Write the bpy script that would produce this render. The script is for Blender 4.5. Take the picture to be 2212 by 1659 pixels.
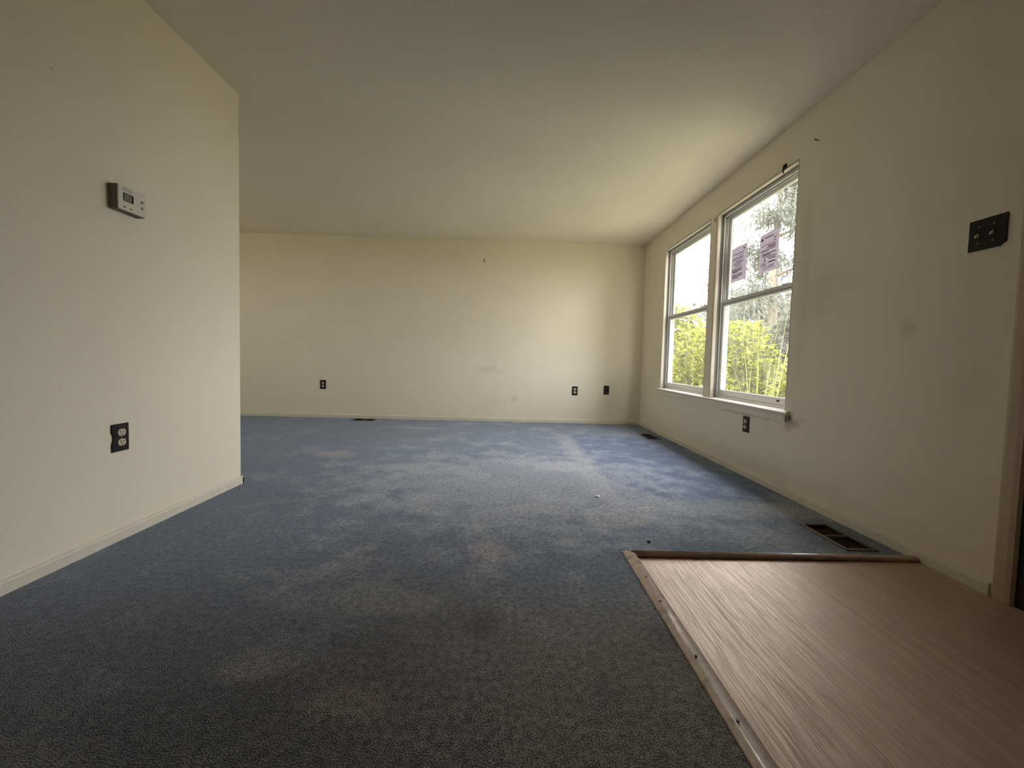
import bpy, bmesh, math, random
from mathutils import Vector, Matrix

# ------------------------------------------------------------------ scene reset
for o in list(bpy.data.objects):
    bpy.data.objects.remove(o, do_unlink=True)
scene = bpy.context.scene
COL = scene.collection

# ------------------------------------------------------------------ room dimensions (metres)
XL, XR = -1.5905, 1.7328        # left partition face, right (window) wall face
YB, YL = 4.9309, 2.3355         # back wall face, end of the left partition
HC = 2.29                       # ceiling height
YF = -3.2                       # wall behind the camera
XFAR = -4.7                     # far left end of the room, beyond the partition
WT = 0.128                      # outside wall thickness
GROUND = -0.75                  # yard level below the floor

# ------------------------------------------------------------------ camera
F_PX, PITCH, ROLL, YAW, CAM_H = 834.0, 0.0450, 0.0256, 0.0159, 0.7877
fw = Vector((math.sin(YAW) * math.cos(PITCH), math.cos(YAW) * math.cos(PITCH), -math.sin(PITCH)))
r0 = Vector((math.cos(YAW), -math.sin(YAW), 0.0))
u0 = r0.cross(fw)
rt = r0 * math.cos(ROLL) + u0 * math.sin(ROLL)
up = -r0 * math.sin(ROLL) + u0 * math.cos(ROLL)
cam_data = bpy.data.cameras.new('camera')
cam_data.sensor_fit = 'HORIZONTAL'
cam_data.sensor_width = 36.0
cam_data.lens = 36.0 * F_PX / 2212.0
cam_data.shift_y = -13.6 / 2212.0
cam_data.clip_start = 0.02
cam_data.clip_end = 300.0
cam = bpy.data.objects.new('camera', cam_data)
COL.objects.link(cam)
cam.matrix_world = Matrix(((rt.x, up.x, -fw.x, 0.0), (rt.y, up.y, -fw.y, 0.0), (rt.z, up.z, -fw.z, CAM_H), (0, 0, 0, 1)))
scene.camera = cam

# ------------------------------------------------------------------ view, world, sun
scene.view_settings.view_transform = 'Standard'
scene.view_settings.look = 'None'
scene.view_settings.gamma = 1.0
scene.view_settings.exposure = 0.0
scene.view_settings.use_curve_mapping = False
SUN_DIR = Vector((0.385, 0.900, 0.205)).normalized()     # towards the sun, low behind the yard
SKY_STRENGTH = 16.8
SUN_STRENGTH = 9.0
world = bpy.data.worlds.new('sky')
scene.world = world
world.use_nodes = True
wn = world.node_tree
wn.nodes.clear()
w_out = wn.nodes.new('ShaderNodeOutputWorld')
w_bg = wn.nodes.new('ShaderNodeBackground')
w_bg.inputs['Color'].default_value = (0.98, 0.98, 0.99, 1.0)      # bright even haze
w_bg.inputs['Strength'].default_value = SKY_STRENGTH
wn.links.new(w_bg.outputs['Background'], w_out.inputs['Surface'])
sun_l = bpy.data.lights.new('sun', 'SUN')
sun_l.energy = SUN_STRENGTH
sun_l.angle = math.radians(1.0)
sun_l.color = (1.0, 0.84, 0.62)
sun = bpy.data.objects.new('sun', sun_l)
COL.objects.link(sun)
sun.rotation_euler = (-SUN_DIR).to_track_quat('-Z', 'Y').to_euler()
sun.location = SUN_DIR * 40

# sky portals in the window openings, the added end window included: they emit nothing, they only tell the renderer where sky light enters
for px_, py0, py1, pr_ in ((XR + WT + 0.03, 2.350, 3.262, math.pi / 2), (XR + WT + 0.03, 3.352, 4.318, math.pi / 2), (XFAR - WT - 0.03, 2.75, 3.40, -math.pi / 2)):
    pl = bpy.data.lights.new('window_portal', 'AREA')
    pl.shape = 'RECTANGLE'
    pl.size, pl.size_y = 1.53, py1 - py0
    pl.cycles.is_portal = True
    po = bpy.data.objects.new('window_portal', pl)
    COL.objects.link(po)
    po.location = (px_, 0.5 * (py0 + py1), 1.281)
    po.rotation_euler = (0.0, pr_, 0.0)

cy = scene.cycles
cy.use_denoising = True
cy.max_bounces = 14
cy.diffuse_bounces = 8
cy.glossy_bounces = 4
cy.transmission_bounces = 8
cy.transparent_max_bounces = 16
cy.caustics_reflective = False
cy.caustics_refractive = False
cy.sample_clamp_indirect = 10.0
cy.use_adaptive_sampling = True
cy.adaptive_threshold = 0.13
cy.adaptive_min_samples = 16


# ================================================================== helpers
def link(o, parent=None):
    COL.objects.link(o)
    if parent is not None:
        o.parent = parent
    return o


def empty(name, loc=(0, 0, 0), rotz=0.0):
    o = bpy.data.objects.new(name, None)
    o.empty_display_size = 0.05
    o.location = loc
    o.rotation_euler = (0, 0, rotz)
    return link(o)


def tag(o, label=None, cat=None, group=None, kind=None):
    if label:
        o['label'] = label
    if cat:
        o['category'] = cat
    if group:
        o['group'] = group
    if kind:
        o['kind'] = kind
    return o


class MB:
    """collects verts and faces into one mesh"""
    def __init__(self):
        self.v, self.f, self.mi = [], [], []

    def face(self, pts, m=0):
        n = len(self.v)
        self.v += [tuple(p) for p in pts]
        self.f.append(tuple(range(n, n + len(pts))))
        self.mi.append(m)
        return self

    def box(self, x0, x1, y0, y1, z0, z1, m=0):
        x0, x1 = min(x0, x1), max(x0, x1)
        y0, y1 = min(y0, y1), max(y0, y1)
        z0, z1 = min(z0, z1), max(z0, z1)
        n = len(self.v)
        self.v += [(x0, y0, z0), (x1, y0, z0), (x1, y1, z0), (x0, y1, z0),
                   (x0, y0, z1), (x1, y0, z1), (x1, y1, z1), (x0, y1, z1)]
        for q in ((0, 3, 2, 1), (4, 5, 6, 7), (0, 1, 5, 4), (1, 2, 6, 5), (2, 3, 7, 6), (3, 0, 4, 7)):
            self.f.append(tuple(n + i for i in q))
            self.mi.append(m)
        return self

    def prism(self, prof, a0, a1, axes, m=0, caps=True):
        """extrude a closed 2-D profile along the third axis; axes = (i, j, k): prof in i,j; extruded along k"""
        i, j, k = axes
        n = len(self.v)
        L = len(prof)
        for a in (a0, a1):
            for p in prof:
                q = [0, 0, 0]
                q[i], q[j], q[k] = p[0], p[1], a
                self.v.append(tuple(q))
        for s in range(L):
            t = (s + 1) % L
            self.f.append((n + s, n + t, n + L + t, n + L + s))
            self.mi.append(m)
        if caps:
            self.f.append(tuple(n + s for s in range(L))[::-1])
            self.mi.append(m)
            self.f.append(tuple(n + L + s for s in range(L)))
            self.mi.append(m)
        return self

    def cyl(self, c, axis, r, a0, a1, seg=12, m=0):
        i, j = [(1, 2), (2, 0), (0, 1)][axis]
        prof = [(c[0] + r * math.cos(2 * math.pi * s / seg), c[1] + r * math.sin(2 * math.pi * s / seg)) for s in range(seg)]
        return self.prism(prof, a0, a1, (i, j, axis), m)

    def tube(self, pts, radii, seg=8, m=0):
        n = len(self.v)
        P = [Vector(p) for p in pts]
        for s, p in enumerate(P):
            d = (P[min(s + 1, len(P) - 1)] - P[max(s - 1, 0)]).normalized()
            a = d.orthogonal().normalized()
            if s == 0:
                prev = a
            else:
                a = (prev - d * prev.dot(d)).normalized()
                prev = a
            b = d.cross(a)
            for t in range(seg):
                w = 2 * math.pi * t / seg
                self.v.append(tuple(p + (a * math.cos(w) + b * math.sin(w)) * radii[s]))
        for s in range(len(P) - 1):
            for t in range(seg):
                u = (t + 1) % seg
                self.f.append((n + s * seg + t, n + s * seg + u, n + (s + 1) * seg + u, n + (s + 1) * seg + t))
                self.mi.append(m)
        self.f.append(tuple(n + t for t in range(seg))[::-1])
        self.mi.append(m)
        e = n + (len(P) - 1) * seg
        self.f.append(tuple(e + t for t in range(seg)))
        self.mi.append(m)
        return self

    def mesh(self, name, mats, smooth=False, normals=True):
        me = bpy.data.meshes.new(name)
        me.from_pydata(self.v, [], self.f)
        for mt in (mats if isinstance(mats, (list, tuple)) else [mats]):
            me.materials.append(mt)
        me.polygons.foreach_set('material_index', self.mi)
        if normals:
            bm = bmesh.new()
            bm.from_mesh(me)
            bmesh.ops.recalc_face_normals(bm, faces=bm.faces)
            bm.to_mesh(me)
            bm.free()
        if smooth:
            me.polygons.foreach_set('use_smooth', [True] * len(me.polygons))
        me.update()
        return me

    def build(self, name, mats, parent=None, bevel=0.0, seg=2, smooth=False, loc=None, normals=True):
        o = bpy.data.objects.new(name, self.mesh(name, mats, smooth, normals))
        link(o, parent)
        if loc is not None:
            o.location = loc
        if bevel > 0:
            bv = o.modifiers.new('bevel', 'BEVEL')
            bv.width = bevel
            bv.segments = seg
            bv.limit_method = 'ANGLE'
            bv.angle_limit = math.radians(40)
        return o


def cells(us, vs, solid, a0, a1, axes):
    """a slab with openings: grid cells in the plane (axes i,j), thickness a0..a1 along k; only boundary faces"""
    mb = MB()
    i, j, k = axes

    def pt(u, v, a):
        q = [0, 0, 0]
        q[i], q[j], q[k] = u, v, a
        return tuple(q)
    nu, nv = len(us) - 1, len(vs) - 1
    S = [[solid(0.5 * (us[x] + us[x + 1]), 0.5 * (vs[y] + vs[y + 1])) for y in range(nv)] for x in range(nu)]
    for x in range(nu):
        for y in range(nv):
            if not S[x][y]:
                continue
            ua, ub, va, vb = us[x], us[x + 1], vs[y], vs[y + 1]
            for a in (a0, a1):
                mb.face([pt(ua, va, a), pt(ub, va, a), pt(ub, vb, a), pt(ua, vb, a)])
            if x == 0 or not S[x - 1][y]:
                mb.face([pt(ua, va, a0), pt(ua, vb, a0), pt(ua, vb, a1), pt(ua, va, a1)])
            if x == nu - 1 or not S[x + 1][y]:
                mb.face([pt(ub, va, a0), pt(ub, vb, a0), pt(ub, vb, a1), pt(ub, va, a1)])
            if y == 0 or not S[x][y - 1]:
                mb.face([pt(ua, va, a0), pt(ub, va, a0), pt(ub, va, a1), pt(ua, va, a1)])
            if y == nv - 1 or not S[x][y + 1]:
                mb.face([pt(ua, vb, a0), pt(ub, vb, a0), pt(ub, vb, a1), pt(ua, vb, a1)])
    return mb


def weld(o):
    bm = bmesh.new()
    bm.from_mesh(o.data)
    bmesh.ops.remove_doubles(bm, verts=bm.verts, dist=1e-5)
    bmesh.ops.recalc_face_normals(bm, faces=bm.faces)
    bm.to_mesh(o.data)
    bm.free()


# ------------------------------------------------------------------ materials
class NT:
    """small wrapper for building node trees"""
    def __init__(self, name):
        self.m = bpy.data.materials.new(name)
        self.m.use_nodes = True
        self.t = self.m.node_tree
        self.t.nodes.clear()
        self.out = self.t.nodes.new('ShaderNodeOutputMaterial')
        self.tc = None

    def n(self, typ, **kw):
        nd = self.t.nodes.new(typ)
        for k, v in kw.items():
            if k in nd.inputs and not hasattr(nd, k):
                nd.inputs[k].default_value = v
            else:
                setattr(nd, k, v)
        return nd

    def l(self, a, b):
        self.t.links.new(a, b)

    def pos(self):
        if self.tc is None:
            self.tc = self.n('ShaderNodeNewGeometry')
        return self.tc.outputs['Position']

    def obj(self):
        return self.n('ShaderNodeTexCoord').outputs['Object']

    def math(self, op, a, b=None, clamp=False):
        nd = self.n('ShaderNodeMath')
        nd.operation = op
        nd.use_clamp = clamp
        for i, x in enumerate((a, b)):
            if x is None:
                continue
            if isinstance(x, (int, float)):
                nd.inputs[i].default_value = x
            else:
                self.l(x, nd.inputs[i])
        return nd.outputs[0]

    def vmath(self, op, a, b=None):
        nd = self.n('ShaderNodeVectorMath')
        nd.operation = op
        for i, x in enumerate((a, b)):
            if x is None:
                continue
            if isinstance(x, tuple):
                nd.inputs[i].default_value = x
            else:
                self.l(x, nd.inputs[i])
        return nd.outputs['Value'] if op == 'LENGTH' else nd.outputs['Vector']

    def noise(self, vec, scale, detail=3.0, rough=0.55, dist=0.0, stretch=None):
        if stretch is not None:
            vec = self.vmath('MULTIPLY', vec, stretch)
        nd = self.n('ShaderNodeTexNoise')
        nd.inputs['Scale'].default_value = scale
        nd.inputs['Detail'].default_value = detail
        nd.inputs['Roughness'].default_value = rough
        nd.inputs['Distortion'].default_value = dist
        self.l(vec, nd.inputs['Vector'])
        return nd.outputs['Fac']

    def ramp(self, fac, lo, hi, a=0.0, b=1.0):
        nd = self.n('ShaderNodeMapRange')
        nd.interpolation_type = 'SMOOTHSTEP'
        nd.inputs['From Min'].default_value = lo
        nd.inputs['From Max'].default_value = hi
        nd.inputs['To Min'].default_value = a
        nd.inputs['To Max'].default_value = b
        self.l(fac, nd.inputs['Value'])
        return nd.outputs['Result']

    def mix(self, fac, a, b, mode='MIX'):
        nd = self.n('ShaderNodeMix')
        nd.data_type = 'RGBA'
        nd.blend_type = mode
        for sock, x in ((nd.inputs['Factor'], fac), (nd.inputs['A'], a), (nd.inputs['B'], b)):
            pass
        fi = nd.inputs[0]
        ai = [s for s in nd.inputs if s.name == 'A' and s.type == 'RGBA'][0]
        bi = [s for s in nd.inputs if s.name == 'B' and s.type == 'RGBA'][0]
        for sock, x in ((fi, fac), (ai, a), (bi, b)):
            if isinstance(x, (int, float)):
                sock.default_value = x
            elif isinstance(x, tuple):
                sock.default_value = x if len(x) == 4 else (*x, 1.0)
            else:
                self.l(x, sock)
        return [s for s in nd.outputs if s.type == 'RGBA'][0]

    def bump(self, h, strength=0.3, dist=0.002, normal=None):
        nd = self.n('ShaderNodeBump')
        nd.inputs['Strength'].default_value = strength
        nd.inputs['Distance'].default_value = dist
        self.l(h, nd.inputs['Height'])
        if normal is not None:
            self.l(normal, nd.inputs['Normal'])
        return nd.outputs['Normal']

    def principled(self, color, rough=0.6, spec=0.5, metal=0.0, normal=None):
        nd = self.n('ShaderNodeBsdfPrincipled')
        for key, x in (('Base Color', color), ('Roughness', rough), ('Specular IOR Level', spec), ('Metallic', metal)):
            if isinstance(x, tuple):
                nd.inputs[key].default_value = x if len(x) == 4 else (*x, 1.0)
            elif isinstance(x, (int, float)):
                nd.inputs[key].default_value = x
            else:
                self.l(x, nd.inputs[key])
        if normal is not None:
            self.l(normal, nd.inputs['Normal'])
        self.l(nd.outputs['BSDF'], self.out.inputs['Surface'])
        return nd

    def blob(self, c, r, wob=0.35, wscale=9.0, edge=0.45, off=0.0):
        """mask of a stain with a ragged edge centred at c (world), radii r"""
        p = self.vmath('SUBTRACT', self.pos(), c)
        d = self.vmath('LENGTH', self.vmath('DIVIDE', p, r))
        key = 6.0 if wscale < 9.5 else 16.0          # two shared edge noises keep the shader cheap
        if not hasattr(self, 'edge_noise'):
            self.edge_noise = {}
        if key not in self.edge_noise:
            self.edge_noise[key] = self.noise(self.pos(), key, 2.0, 0.6)
        nz = self.edge_noise[key]
        d2 = self.math('ADD', d, self.math('MULTIPLY', self.math('SUBTRACT', nz, 0.5), wob * 2))
        return self.ramp(d2, 1.0, 1.0 - edge)


def plain(name, col, rough=0.5, spec=0.5, metal=0.0, var=0.08, scale=30.0, bump=0.0, bscale=200.0):
    t = NT(name)
    nz = t.noise(t.obj(), scale, 4.0)
    dark = tuple(c * (1 - var) for c in col)
    lite = tuple(min(1, c * (1 + var)) for c in col)
    c = t.mix(nz, dark, lite)
    nrm = t.bump(t.noise(t.obj(), bscale, 2.0), bump, 0.001) if bump > 0 else None
    t.principled(c, rough, spec, metal, nrm)
    return t.m


WALL_RGB = (0.80, 0.738, 0.595)


def wall_material(name, stains=(), base=WALL_RGB):
    t = NT(name)
    p = t.pos()
    c = t.mix(t.noise(p, 1.3, 1.0, 0.6), tuple(x * 0.95 for x in base), tuple(min(1, x * 1.03) for x in base))
    for k, (ctr, rad, col, amt, wob, ws) in enumerate(stains):
        msk = t.math('MULTIPLY', t.blob(ctr, rad, wob, ws, 0.8, 3.1 * k), amt)
        c = t.mix(msk, c, col)
    orange_peel = t.noise(p, 120.0, 0.0, 0.5)
    nrm = t.bump(orange_peel, 0.22, 0.0015)
    t.principled(c, 0.75, 0.25, 0.0, nrm)
    return t.m


def carpet_material():
    t = NT('blue_carpet')
    p = t.pos()
    sx = t.n('ShaderNodeSeparateXYZ')
    t.l(p, sx.inputs[0])
    X, Y = sx.outputs['X'], sx.outputs['Y']
    fine = t.noise(p, 320.0, 0.0, 0.7)
    mid = t.noise(p, 55.0, 1.0, 0.65)
    blot = t.noise(p, 2.6, 3.0, 0.62, 0.0)
    blot2 = t.noise(t.vmath('ADD', p, (7.3, 2.1, 0)), 6.5, 3.0, 0.6, 0.0)
    big = t.noise(t.vmath('ADD', p, (3.1, 9.4, 0)), 0.9, 1.0, 0.5)
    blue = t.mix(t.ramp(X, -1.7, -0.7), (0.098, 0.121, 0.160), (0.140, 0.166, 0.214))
    grey = t.mix(t.ramp(X, -0.6, 0.35), (0.072, 0.067, 0.063), (0.200, 0.187, 0.168))  # soil tone, left end darkened to paint in the light falloff
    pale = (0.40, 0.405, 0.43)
    # traffic soiling with light falloff painted in, greyer and darker towards the front
    walk_falloff = t.ramp(t.math('ADD', t.math('MULTIPLY', Y, -1.0), t.math('MULTIPLY', t.math('SUBTRACT', big, 0.5), 1.6)), -1.80, -0.85)
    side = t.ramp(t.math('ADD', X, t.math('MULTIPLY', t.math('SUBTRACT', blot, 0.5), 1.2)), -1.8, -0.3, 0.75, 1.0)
    soil = t.math('MULTIPLY', walk_falloff, side)
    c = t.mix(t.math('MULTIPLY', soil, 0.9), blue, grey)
    worn = t.math('MULTIPLY', t.math('SUBTRACT', 1.0, t.math('MULTIPLY', walk_falloff, 0.75)), t.ramp(X, -1.9, -0.6, 0.35, 1.0))  # pale wear held back at the front, for the same painted falloff
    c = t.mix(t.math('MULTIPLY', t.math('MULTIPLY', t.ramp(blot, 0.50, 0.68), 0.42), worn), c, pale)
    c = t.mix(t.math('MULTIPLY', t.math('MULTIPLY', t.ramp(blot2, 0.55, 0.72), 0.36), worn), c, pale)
    c = t.mix(t.math('MULTIPLY', t.ramp(blot2, 0.46, 0.30), 0.30), c, (0.075, 0.082, 0.095))
    # unfaded footprint where a sofa stood below the windows
    wob = t.math('MULTIPLY', t.math('SUBTRACT', blot2, 0.5), 0.26)
    fx = t.ramp(t.math('ADD', X, wob), 0.64, 0.74)
    fy = t.ramp(t.math('ADD', Y, wob), 2.08, 2.26)
    fy2 = t.ramp(t.math('ADD', Y, wob), 4.25, 4.05)
    foot = t.math('MULTIPLY', t.math('MULTIPLY', fx, fy), fy2)
    c = t.mix(t.math('MULTIPLY', foot, 0.78), c, t.mix(t.ramp(blot2, 0.45, 0.7), (0.090, 0.122, 0.215), (0.20, 0.235, 0.335)))
    rim = t.math('MULTIPLY', t.math('MULTIPLY', t.ramp(t.math('ADD', X, wob), 0.46, 0.62), t.ramp(t.math('ADD', Y, wob), 1.92, 2.06)),
                 t.math('SUBTRACT', 1.0, foot))
    c = t.mix(t.math('MULTIPLY', t.math('MULTIPLY', rim, fy2), 0.42), c, (0.40, 0.40, 0.415))
    stains = [((0.15, 2.45, 0), (1.35, 1.05, 1), (0.385, 0.387, 0.405), 0.46, 0.9, 3.0),
              ((-1.356, 3.10, 0), (0.20, 0.16, 1), (0.338, 0.286, 0.280), 0.55, 0.5, 8.0),
              ((-0.61, 0.955, 0), (0.13, 0.075, 1), (0.23, 0.225, 0.20), 0.55, 0.35, 10.0),
              ((-0.34, 0.85, 0), (0.13, 0.06, 1), (0.21, 0.17, 0.13), 0.45, 0.4, 12.0),
              ((-0.05, 1.12, 0), (0.07, 0.09, 1), (0.085, 0.066, 0.066), 0.60, 0.4, 14.0),
              ((-0.06, 1.56, 0), (0.12, 0.10, 1), (0.377, 0.332, 0.338), 0.60, 0.5, 12.0),
              ((-0.40, 1.23, 0), (0.26, 0.12, 1), (0.24, 0.235, 0.225), 0.50, 0.6, 7.0),
              ((0.45, 2.85, 0), (0.30, 0.20, 1), (0.403, 0.403, 0.423), 0.55, 0.7, 6.0),
              ((-0.60, 2.75, 0), (0.35, 0.22, 1), (0.351, 0.358, 0.377), 0.45, 0.8, 5.0),
              ((-0.75, 2.10, 0), (0.30, 0.12, 1), (0.325, 0.338, 0.364), 0.40, 0.8, 6.0),
              ((0.58, 1.86, 0), (0.16, 0.10, 1), (0.351, 0.345, 0.338), 0.45, 0.7, 9.0),
              ((0.20, 2.02, 0), (0.20, 0.12, 1), (0.351, 0.351, 0.358), 0.45, 0.7, 8.0),
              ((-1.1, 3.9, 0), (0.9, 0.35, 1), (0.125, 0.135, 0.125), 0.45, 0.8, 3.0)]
    for k, (ctr, rad, col, amt, wb, ws) in enumerate(stains):
        c = t.mix(t.math('MULTIPLY', t.blob(ctr, rad, wb, ws, 0.6, 2.3 * k), amt), c, col)
    speck = t.math('ADD', t.math('MULTIPLY', fine, 0.65), t.math('MULTIPLY', mid, 0.35))
    tone = t.ramp(speck, 0.30, 0.70, 0.30, 1.70)
    cc = t.n('ShaderNodeVectorMath')
    cc.operation = 'SCALE'
    t.l(c, cc.inputs[0])
    t.l(tone, cc.inputs['Scale'])
    n1 = t.bump(fine, 0.55, 0.0045)
    bs = t.principled(cc.outputs['Vector'], 0.95, 0.08, 0.0, n1)
    bs.inputs['Sheen Weight'].default_value = 0.35
    bs.inputs['Sheen Roughness'].default_value = 0.5
    bs.inputs['Sheen Tint'].default_value = (0.75, 0.82, 1.0, 1.0)
    return t.m


def plank_material():
    t = NT('brushed_wood_vinyl')
    p = t.pos()
    rnd = t.n('ShaderNodeObjectInfo').outputs['Random']
    q = t.n('ShaderNodeCombineXYZ')
    t.l(t.math('MULTIPLY', rnd, 13.0), q.inputs['X'])
    t.l(t.math('MULTIPLY', rnd, 7.0), q.inputs['Y'])
    pp = t.vmath('ADD', p, q.outputs[0])
    grain = t.noise(pp, 1.0, 2.0, 0.6, 0.0, (70.0, 1.1, 1.0))
    fine = t.noise(pp, 1.0, 1.0, 0.6, 0.0, (420.0, 14.0, 1.0))
    # long thin grain lines: contours of the stretched noise
    fr = t.math('FRACT', t.math('MULTIPLY', grain, 9.0))
    line = t.ramp(t.math('ABSOLUTE', t.math('SUBTRACT', fr, 0.5)), 0.0, 0.16)
    c = t.mix(t.ramp(grain, 0.3, 0.7), (0.40, 0.275, 0.205), (0.56, 0.415, 0.325))
    c = t.mix(t.math('MULTIPLY', fine, 0.5), c, (0.34, 0.23, 0.17))
    c = t.mix(line, t.mix(0.55, c, (0.17, 0.105, 0.075)), c)
    c = t.mix(t.math('MULTIPLY', rnd, 0.10), c, (0.30, 0.22, 0.17))
    h = t.math('ADD', t.math('MULTIPLY', line, 0.6), t.math('MULTIPLY', fine, 0.5))
    nrm = t.bump(h, 0.8, 0.0010)
    bs = t.principled(c, 0.46, 1.0, 0.0, nrm)
    bs.inputs['IOR'].default_value = 1.95
    bs.inputs['Specular Tint'].default_value = (1.0, 0.80, 0.66, 1.0)
    return t.m


def moulding_material():
    t = NT('wood_tone_moulding')
    p = t.pos()
    g = t.noise(p, 1.0, 2.0, 0.6, 0.0, (40.0, 40.0, 60.0))
    c = t.mix(g, (0.27, 0.19, 0.142), (0.41, 0.305, 0.235))
    c = t.mix(t.math('MULTIPLY', t.ramp(t.noise(p, 14.0, 2.0, 0.7), 0.52, 0.70), 0.5), c, (0.13, 0.088, 0.066))
    t.principled(c, 0.27, 0.6, 0.0)
    return t.m


def glass_material():
    t = NT('dusty_hazy_window_glass')
    p = t.pos()
    tr = t.n('ShaderNodeBsdfTransparent')
    tr.inputs['Color'].default_value = (0.95, 0.96, 0.95, 1)
    gl = t.n('ShaderNodeBsdfGlossy')
    gl.inputs['Roughness'].default_value = 0.02
    m1 = t.n('ShaderNodeMixShader')
    m1.inputs['Fac'].default_value = 0.09
    t.l(tr.outputs[0], m1.inputs[1])
    t.l(gl.outputs[0], m1.inputs[2])
    dirt_haze = t.n('ShaderNodeBsdfTranslucent')
    dirt_haze.inputs['Color'].default_value = (0.80, 0.80, 0.74, 1)
    streak = t.noise(p, 1.0, 2.0, 0.65, 0.0, (1.0, 26.0, 3.5))
    amt = t.ramp(streak, 0.42, 0.75, 0.012, 0.050)  # streaky dust, thickened to lay a pale haze over the view
    m2 = t.n('ShaderNodeMixShader')
    t.l(amt, m2.inputs['Fac'])
    t.l(m1.outputs[0], m2.inputs[1])
    t.l(dirt_haze.outputs[0], m2.inputs[2])
    t.l(m2.outputs[0], t.out.inputs['Surface'])
    return t.m


def leaf_material(name, dif, tra, w=0.55):
    t = NT(name)
    a = t.n('ShaderNodeBsdfDiffuse')
    b = t.n('ShaderNodeBsdfTranslucent')
    a.inputs['Color'].default_value = (*dif, 1)
    b.inputs['Color'].default_value = (*tra, 1)
    m = t.n('ShaderNodeMixShader')
    m.inputs['Fac'].default_value = w
    t.l(a.outputs[0], m.inputs[1])
    t.l(b.outputs[0], m.inputs[2])
    t.l(m.outputs[0], t.out.inputs['Surface'])
    return t.m


def paper_material(name, base, ink=0.0):
    t = NT(name)
    nz = t.noise(t.pos(), 60.0, 4.0, 0.7)
    c = t.mix(nz, tuple(x * 0.86 for x in base), base)
    if ink > 0:
        gap = t.noise(t.pos(), 1.0, 2.0, 0.5, 0.0, (0.0, 260.0, 40.0))
        c = t.mix(t.ramp(gap, 0.40, 0.55), tuple(min(1, x * 2.1) for x in base), c)
    a = t.n('ShaderNodeBsdfDiffuse')
    b = t.n('ShaderNodeBsdfTranslucent')
    t.l(c, a.inputs['Color'])
    t.l(c, b.inputs['Color'])
    m = t.n('ShaderNodeMixShader')
    m.inputs['Fac'].default_value = 0.5
    t.l(a.outputs[0], m.inputs[1])
    t.l(b.outputs[0], m.inputs[2])
    t.l(m.outputs[0], t.out.inputs['Surface'])
    return t.m


GRIME = (0.30, 0.25, 0.20)
M = {}
M['wall_back'] = wall_material('off_white_wall_back', [
    ((-0.22, YB, 0.665), (0.20, 0.3, 0.06), GRIME, 0.15, 0.9, 10.0),
    ((0.11, YB, 0.30), (0.06, 0.3, 0.06), GRIME, 0.20, 0.6, 12.0),
    ((1.62, YB, 0.25), (0.20, 0.3, 0.40), GRIME, 0.15, 0.7, 6.0)])
M['wall_right'] = wall_material('off_white_wall_right', [
    ((XR, 2.10, 1.20), (0.3, 0.20, 0.20), GRIME, 0.16, 1.0, 6.0),
    ((XR, 1.654, 0.964), (0.3, 0.055, 0.06), (0.42, 0.29, 0.18), 0.28, 0.6, 12.0),
    ((XR, 2.30, 0.455), (0.3, 0.07, 0.07), (0.24, 0.18, 0.13), 0.50, 0.9, 14.0),
    ((XR, 2.315, 0.485), (0.3, 0.022, 0.045), (0.10, 0.06, 0.045), 0.85, 0.5, 30.0),
    ((XR, 2.75, 0.440), (0.3, 0.42, 0.010), (0.22, 0.18, 0.13), 0.35, 1.0, 18.0),
    ((XR, 2.26, 1.35), (0.3, 0.06, 0.75), GRIME, 0.13, 0.7, 7.0),
    ((XR, 2.6, 0.12), (0.3, 1.2, 0.08), GRIME, 0.14, 0.9, 9.0),
    ((XR, 1.407, 0.74), (0.3, 0.10, 0.16), (0.48, 0.38, 0.28), 0.14, 0.8, 8.0)])
M['wall_left'] = wall_material('off_white_wall_left', [
    ((XL, 1.40, 1.75), (0.3, 0.012, 0.010), (0.35, 0.27, 0.16), 0.5, 0.4, 30.0)])
M['wall'] = wall_material('off_white_wall')
M['ceiling'] = wall_material('off_white_ceiling', (), (0.83, 0.772, 0.66))
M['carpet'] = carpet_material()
M['plank'] = plank_material()
M['moulding'] = moulding_material()
M['base'] = plain('cream_baseboard_paint', (0.68, 0.63, 0.53), 0.55, 0.4, 0, 0.08, 22.0, 0.15, 90.0)
M['trim'] = plain('cream_trim_paint', (0.48, 0.42, 0.36), 0.45, 0.5, 0, 0.08, 25.0, 0.15, 90.0)
M['stool'] = plain('glossy_white_sill_paint', (0.66, 0.62, 0.56), 0.30, 0.5, 0, 0.06, 25.0)
M['vinyl'] = plain('white_vinyl_frame', (0.66, 0.655, 0.64), 0.38, 0.5, 0, 0.05, 20.0)
M['seal_shade'] = plain('grey_seal_shade', (0.20, 0.19, 0.18), 0.7, 0.3)
M['glass'] = glass_material()
M['black'] = plain('dark_brown_black_plate', (0.012, 0.009, 0.010), 0.5, 0.25, 0, 0.2, 60.0)
M['ivory'] = plain('aged_ivory_plastic', (0.56, 0.46, 0.34), 0.4, 0.5, 0, 0.08, 60.0)
M['slot'] = plain('socket_slot_black', (0.012, 0.010, 0.008), 0.8, 0.2)
M['screw'] = plain('brass_screw', (0.40, 0.30, 0.17), 0.35, 0.5, 0.9)
M['thermo'] = plain('beige_white_plastic', (0.68, 0.63, 0.55), 0.5, 0.4, 0, 0.05, 60.0)
M['thermo_side_shade'] = plain('shaded_side_plastic', (0.17, 0.14, 0.125), 0.6, 0.3)
M['lcd'] = plain('grey_green_display', (0.15, 0.165, 0.125), 0.25, 0.5)
M['button'] = plain('brown_grey_button', (0.22, 0.17, 0.155), 0.5, 0.4)
M['print'] = plain('faded_grey_print', (0.20, 0.18, 0.14), 0.7, 0.2)
M['register'] = plain('brown_enamel_register', (0.105, 0.070, 0.046), 0.42, 0.5, 0, 0.25, 80.0)
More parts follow.
